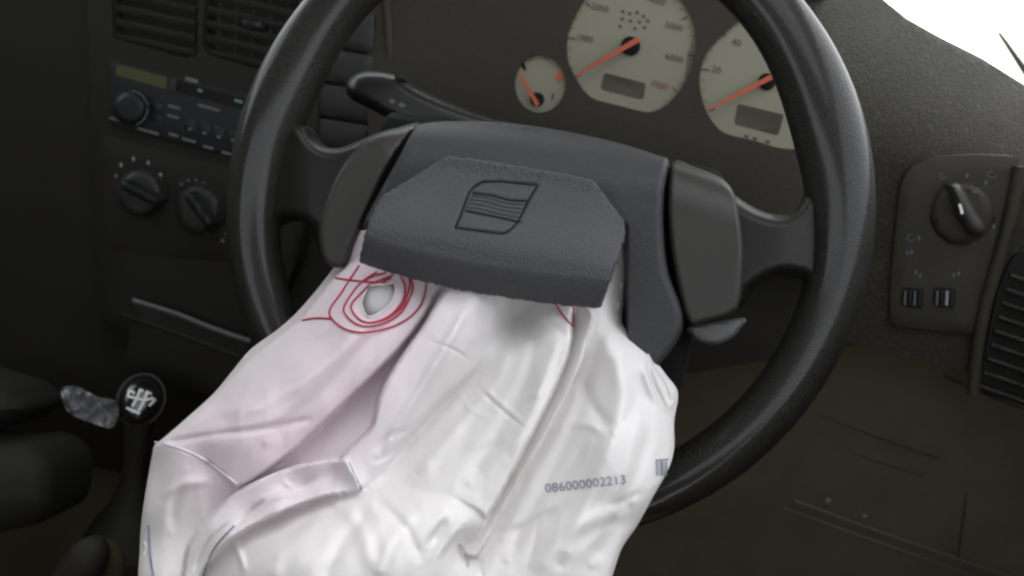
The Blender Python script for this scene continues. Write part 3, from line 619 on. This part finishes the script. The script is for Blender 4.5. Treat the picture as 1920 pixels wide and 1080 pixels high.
for k in range(36):
    cx, cy = rw.uniform(300, 1250), rw.uniform(560, 1080)
    base = math.atan2(1.0, -.55) if rw.rand() < .8 else rw.uniform(0, math.pi)
    a = base+rw.normal(0, .3); L = rw.uniform(50, 150); bend = rw.normal(0, 12)
    dx, dy = math.cos(a)*L/2, math.sin(a)*L/2
    l = crv([(cx-dx, cy-dy), (cx+bend*.7*math.sin(a), cy-bend*.7*math.cos(a)), (cx+dx, cy+dy)], 8, closed=False)
    i0, i1 = int((cx-130-GX0)/GS), int((cx+130-GX0)/GS); j0, j1 = int((cy-130-GY0)/GS), int((cy+130-GY0)/GS)
    sl_ = (slice(max(0, j0), max(0, min(NY, j1))), slice(max(0, i0), max(0, min(NX, i1))))
    X, Y = gxx[sl_], gyy[sl_]
    if not X.size: continue
    d = pdist(X, Y, l, False); ends = np.minimum(np.hypot(X-l[0, 0], Y-l[0, 1]), np.hypot(X-l[-1, 0], Y-l[-1, 1]))
    wd = rw.uniform(4, 11); h = rw.normal(0, .055)*wd*.8
    HM[sl_] += h*np.exp(-(d/wd)**2)*np.clip(ends/25, 0, 1)
# soft small wrinkles
for sc, am in ((.012, .6),):
    HM += am*np.array([[mnoise.noise(Vector((x*sc+y*sc*.35, (y-x*.8)*sc*.45, 3.3*sc*100))) for x in gxx[0]] for y in gyy[:, 0]])
# creased nylon: sharp shallow creases running mostly down the folds
for sc, am in ((.011, -1.4), (.021, -.5)):
    HM += am*np.array([[abs(mnoise.noise(Vector((x*sc*1.2+y*sc*.55, (y-x*.6)*sc*.6, 7.7+sc*100)))) for x in gxx[0]] for y in gyy[:, 0]])
bag_poly = np.array(bag_o)
BAG_GAIN = 1.5
def bag_h(x, y):
    fx = np.clip((np.asarray(x, float)-GX0)/GS, 0, NX-1.001); fy = np.clip((np.asarray(y, float)-GY0)/GS, 0, NY-1.001)
    i, j = fx.astype(int), fy.astype(int); u, v = fx-i, fy-j
    return (HM[j, i]*(1-u)*(1-v)+HM[j, i+1]*u*(1-v)+HM[j+1, i]*(1-u)*v+HM[j+1, i+1]*u*v)*.001*BAG_GAIN
def bag_c(x, y, d=None):
    x = np.asarray(x, float); y = np.asarray(y, float)
    if d is None: d = pdist(x, y, bag_poly)
    return .024+.00012*np.clip(y-540, -60, 700)+bag_h(x, y)+round_off(d, 13, .006)
def bag(x, y, dc=0.0): return WHEEL(x, y, bag_c(x, y)+dc)
hole = soften(crv([(694, 536), (724, 533), (738, 530), (742, 542), (736, 564), (716, 584), (691, 594), (680, 578), (679, 560)], 3), 1)
bf = relief('bag_fabric', bag_o, WHEEL, bag_c, M_['fabric'], ab, [hole], 2.9, 0, sharp=80)
# pink tint fading out from the left lobe, as a point attribute
bme = bf.data; co = np.array([v.co[:] for v in bme.vertices])+BASE['airbag']; q = co-CAM
zz = q @ fwd; px = 960+FPX*(q @ RGT)/zz; py = 540-FPX*(q @ UPV)/zz
ev = inside(px, py, crv([(660, 480), (830, 520), (800, 600), (700, 700), (740, 720), (720, 800), (650, 850), (450, 915), (300, 830), (400, 735), (560, 590)], 8))
dl = pdist(px, py, crv([(430, 850), (560, 800), (640, 700), (690, 590), (700, 540)], 8, closed=False), False)
dy = np.exp(-(dl/130)**2)*.55+.06
at = bme.attributes.new('pink_tint', 'FLOAT', 'POINT'); at.data.foreach_set('value', dy.astype(np.float32))
# rear layer of the bag, a hand's breadth thick at most
bo = np.array(bag_o)
def back_c(x, y, d): return .024+.00012*np.clip(y-540, -60, 700)+bag_h(x, y)*np.clip(1-d/10, 0, 1)+round_off(d, 13, .006)*np.clip(1-d/14, 0, 1)-.012*np.clip(d/40, 0, 1)-.0005+.040*np.exp(-(((x-712)**2+(y-562)**2)/3600.)**2)
relief('bag_back', bag_o, WHEEL, back_c, M_['fabric'], ab, [], 12, 0)
def bag_line(name, pts, r, m, lift=.0011, smooth=True, seg=6):
    p = crv(pts, 3, closed=False, smooth=smooth); q = bag(p[:, 0], p[:, 1], lift)
    if name == 'seam':
        for _ in range(14): q[1:-1] = .25*q[:-2]+.5*q[1:-1]+.25*q[2:]
    return tube(name, q, r, M_[m], ab, seg=seg)
Z = lambda L: [(600+x/4.5, 400+y/4.5) for x, y in L]
for L in ([(330, 440), (250, 560), (165, 690), (90, 795), (85, 870), (180, 960), (300, 1000), (430, 1000), (600, 960), (740, 890), (840, 790), (885, 680), (897, 590)],
          [(480, 490), (350, 580), (280, 660), (205, 780), (212, 850), (300, 930), (420, 955), (560, 920), (680, 840), (755, 720), (785, 620), (755, 540)],
          [(600, 540), (440, 590), (350, 670), (270, 760), (270, 820), (340, 900), (440, 920), (580, 870), (680, 770), (715, 680), (715, 600), (680, 535)],
          [(560, 500), (450, 530), (350, 580)], [(620, 520), (520, 560), (420, 600)], [(600, 545), (500, 590), (430, 600)],
          [(440, 925), (570, 885), (690, 790), (735, 690), (760, 600), (750, 540)], [(130, 545), (300, 568), (430, 580), (560, 600)], [(-150, 903), (-80, 888), (0, 884), (90, 888)]):
    bag_line('red_stitching', Z(L), .00050, 'red')
bag_line('red_stitching', [(1040, 566), (1048, 580), (1058, 594), (1074, 612)], .0005, 'red'); bag_line('red_stitching', [(1074, 572), (1075, 590), (1073, 612)], .0004, 'red')
bag_line('hem', list(hole[:-2]), .0005, 'thread')
for L, r, m in (([(291, 829), (330, 838), (378, 858), (420, 888), (450, 912)], .00055, 'thread'), ([(452, 919), (520, 887), (580, 870), (640, 861), (650, 863), (655, 882), (664, 890), (668, 905), (672, 914)], .0006, 'thread'),
                ([(862, 1020), (876, 1040), (878, 1062)], .0005, 'shade'), ([(278, 985), (281, 1040), (291, 1100)], .0006, 'blueink'), ([(440, 985), (400, 1030), (378, 1090)], .0004, 'blueink'),
                ([(640, 856), (655, 866), (662, 884), (678, 918)], .0004, 'blueink'), ([(1212, 660), (1225, 684), (1243, 710), (1262, 742)], .0006, 'thread')):
    bag_line('seam', L, r, m)
lettering('serial_number', '086000002213', 1098, 908, 17, -6.5, lambda x, y: bag(x, y, .0006), M_['blueink'], ab, 1.08)
bars = []
for x, wd in ((1230, 2), (1234, 1.2), (1238, 4), (1244, 1.5), (1248, 2.5)):
    bars += [[(x, 864), (x+wd, 864), (x+wd+1, 892), (x+1, 892)]]
bars += [[(1229, 862), (1254, 860), (1254, 862), (1229, 864)]]
marks('printed_code', [crv(b, 4, smooth=False) for b in bars], lambda x, y: bag(x, y, .0006), M_['blueink'], ab)

# ------------------------------------------------------------------ gear lever and lower left
GP = Plane(CAM+.80*fwd, -fwd)
gl = thing('gear_lever', 'glossy black gear lever with a white shift pattern on its oval cap', 'gear lever', tuple(GP(np.array([235.]), np.array([860.]))[0]-V3(0, 0, .12)))
KN = Plane(GP(np.array([262.]), np.array([752.]))[0], -fwd*.75+UPV*.35+RGT*.2)
kb = relief('knob', ell(262, 752, 44, 52, 32, 40), KN, lambda x, y, d: round_off(d, 34, .022), M_['chrome'], gl, spacing=5, skirt=.006)
tube('ring', KN(*ell(264, 750, 43, 50, 32, 48).T, -.012), .0011, M_['cover'], gl, closed=True)
zz_ = lambda L: [(100+x/8.31, 690+y/8.31) for x, y in L]
sp = []
for L in ([(1190, 330), (1160, 440), (1420, 500), (1560, 470)], [(1350, 340), (1300, 480), (1230, 600)], [(1460, 390), (1400, 540), (1330, 670)], [(1140, 620), (1350, 710)], [(1180, 340), (1260, 380), (1240, 410)], [(1590, 480), (1490, 590)], [(1340, 330), (1400, 360)], [(1440, 370), (1530, 400)]):
    sp += stroke(crv(zz_(L), 4, closed=False, smooth=False), 4.4)
marks('shift_pattern', sp, lambda x, y: KN(x, y, .0012+round_off(pdist(np.asarray(x), np.asarray(y), ell(262, 752, 44, 52, 32, 40)), 34, .022)), M_['white'], gl)
c0 = KN(np.array([262.]), np.array([752.]))[0]; ax = GP(np.array([225.]), np.array([900.]))[0]-V3(0, 0, .06)-c0
tube('lever_shaft', [c0-KN.n*.012+ax*t for t in np.linspace(.05, 1, 8)], [.013, .011, .009, .009, .011, .018, .028, .036], M_['dark'], gl, seg=16)
# crumpled scrap added to stand in for the glossy knob highlight
knob_glint = mat('glint_gloss', (.13, .13, .135), .2, .7)
FP = Plane(GP(np.array([165.]), np.array([765.]))[0], -fwd)
fo = soften(crv([(116, 728), (140, 724), (165, 735), (185, 745), (212, 750), (222, 770), (210, 802), (170, 792), (135, 778), (120, 760)], 4), 1)
glt = thing('glint_scrap', 'made-up crumpled scrap standing in for the highlight left of the gear knob', 'glint', tuple(FP(np.array([165.]), np.array([780.]))[0]))
def glint_c(x, y, d): return np.array([.016*abs(mnoise.noise(Vector((a*.035, b*.03, 1.2))))+.004*abs(mnoise.noise(Vector((a*.09, b*.08, 5)))) for a, b in zip(x, y)])
relief('knob_glint', fo, FP, glint_c, knob_glint, glt, spacing=3.2, skirt=.001, sharp=20)
tl = tuple(FP(np.array([60.]), np.array([900.]))[0])
# tunnel console below the lever
boxm_t = thing('tunnel_console', 'dark plastic tunnel console under the gear lever', 'console', (-.36, -.1, .25))
boxm('console_body', (-.50, -.75, .25), (-.20, .17, .44), M_['carpet'], boxm_t, bevel=.03)
hb = thing('handbrake', 'dark handbrake lever rising at the lower left corner', 'handbrake', tuple(GP(np.array([120.]), np.array([1120.]))[0]))
p = crv([(90, 1170), (130, 1090), (170, 1040), (195, 1008)], 14, closed=False); tube('lever', GP(p[:, 0], p[:, 1], .10), np.r_[np.linspace(.011, .014, len(p)-4), .013, .011, .007, .001], M_['dark'], hb, seg=16)
p = crv([(150, 1070), (190, 1030), (215, 1050), (200, 1110)], 10, closed=False); tube('gaiter_edge', GP(p[:, 0], p[:, 1], .08), .008, M_['carpet'], hb, seg=10)
ps = thing('passenger_seat', 'edge of the dark passenger seat cushion at the left edge', 'seat', (-.75, -.3, .25))
for o, dc in (([(-120, 700), (0, 722), (38, 742), (58, 766), (30, 790), (0, 806), (-120, 820)], .05), ([(-120, 840), (0, 834), (50, 832), (85, 846), (110, 880), (100, 960), (40, 990), (-120, 1000)], .09)):
    relief('cushion', crv(o, 8), GP, lambda x, y, d, dc=dc: dc+round_off(d, 70, .045), M_['seat'], ps, spacing=9, skirt=.06)

# ------------------------------------------------------------------ windscreen, wiper, body of the car
ws = thing('windscreen', 'clear windscreen glass above the dashboard with bright daylight behind', 'windscreen', (-.35, .62, 1.05))
gpl = [(-1.15, .95, 1.06), (.50, .95, 1.06), (.44, .62, 1.48), (-1.10, .62, 1.48)]
mesh('glass', gpl, [(0, 1, 2, 3)], M_['glass'], ws, smooth=False)
wp = thing('wiper_arm', 'thin black wiper arm standing against the bright windscreen corner', 'wiper', tuple(hit(np.array([1925.]), np.array([135.]), WC+V3(0, 1.02, 0), V3(0, -1, 0))[0]))
p = crv([(1872, 60), (1890, 86), (1920, 130), (1960, 190)], 10, closed=False); tube('arm', hit(p[:, 0], p[:, 1], WC+V3(0, 1.02, 0), V3(0, -1, 0)), np.linspace(.0035, .0085, len(p)), M_['rubber'], wp, seg=8)

roof = thing('car_roof', 'dark roof lining above the seats with an opening added to top-light the airbag', 'car roof', (-.35, -.5, 1.45))
def ring(o, i, z0, z1):
    V = []; F = []
    for z in (z0, z1):
        for (x0, y0, x1, y1) in (o, i): V += [(x0, y0, z), (x1, y0, z), (x1, y1, z), (x0, y1, z)]
    for k in range(4):
        l = (k+1) % 4
        F += [(k, l, 4+l, 4+k), (8+k, 12+k, 12+l, 8+l), (k, 8+k, 8+l, l), (4+k, 4+l, 12+l, 12+k)]
    return V, F
V, F = ring((-1.15, -1.35, .46, .64), (-.42, -.62, .32, .02), 1.46, 1.50)  # front edge drawn forward to block sun; opening added for top light
mesh('headliner', V, F, M_['seat'], roof, smooth=False)
boxm('side_light_block', (-1.22, -1.35, 1.02), (-1.16, -.25, 1.46), M_['seat'], roof, bevel=.01)  # unseen panel added to cut light from the left rear
dr = thing('unseen_door_block', 'unseen dark door panel, added shut on the right to dim side light', 'car door', (.5, -.2, .3))
boxm('door_block_panel', (.48, -1.3, .25), (.53, .70, .98), M_['dash'], dr, bevel=.01)  # out of view, put in to dim light from the right
boxm('left_side_panel', (-1.22, -1.35, .25), (-1.16, .75, 1.02), M_['seat'], roof, bevel=.01)
boxm('rear_bulkhead', (-1.15, -1.42, .25), (.42, -1.36, 1.15), M_['seat'], roof, bevel=.01)
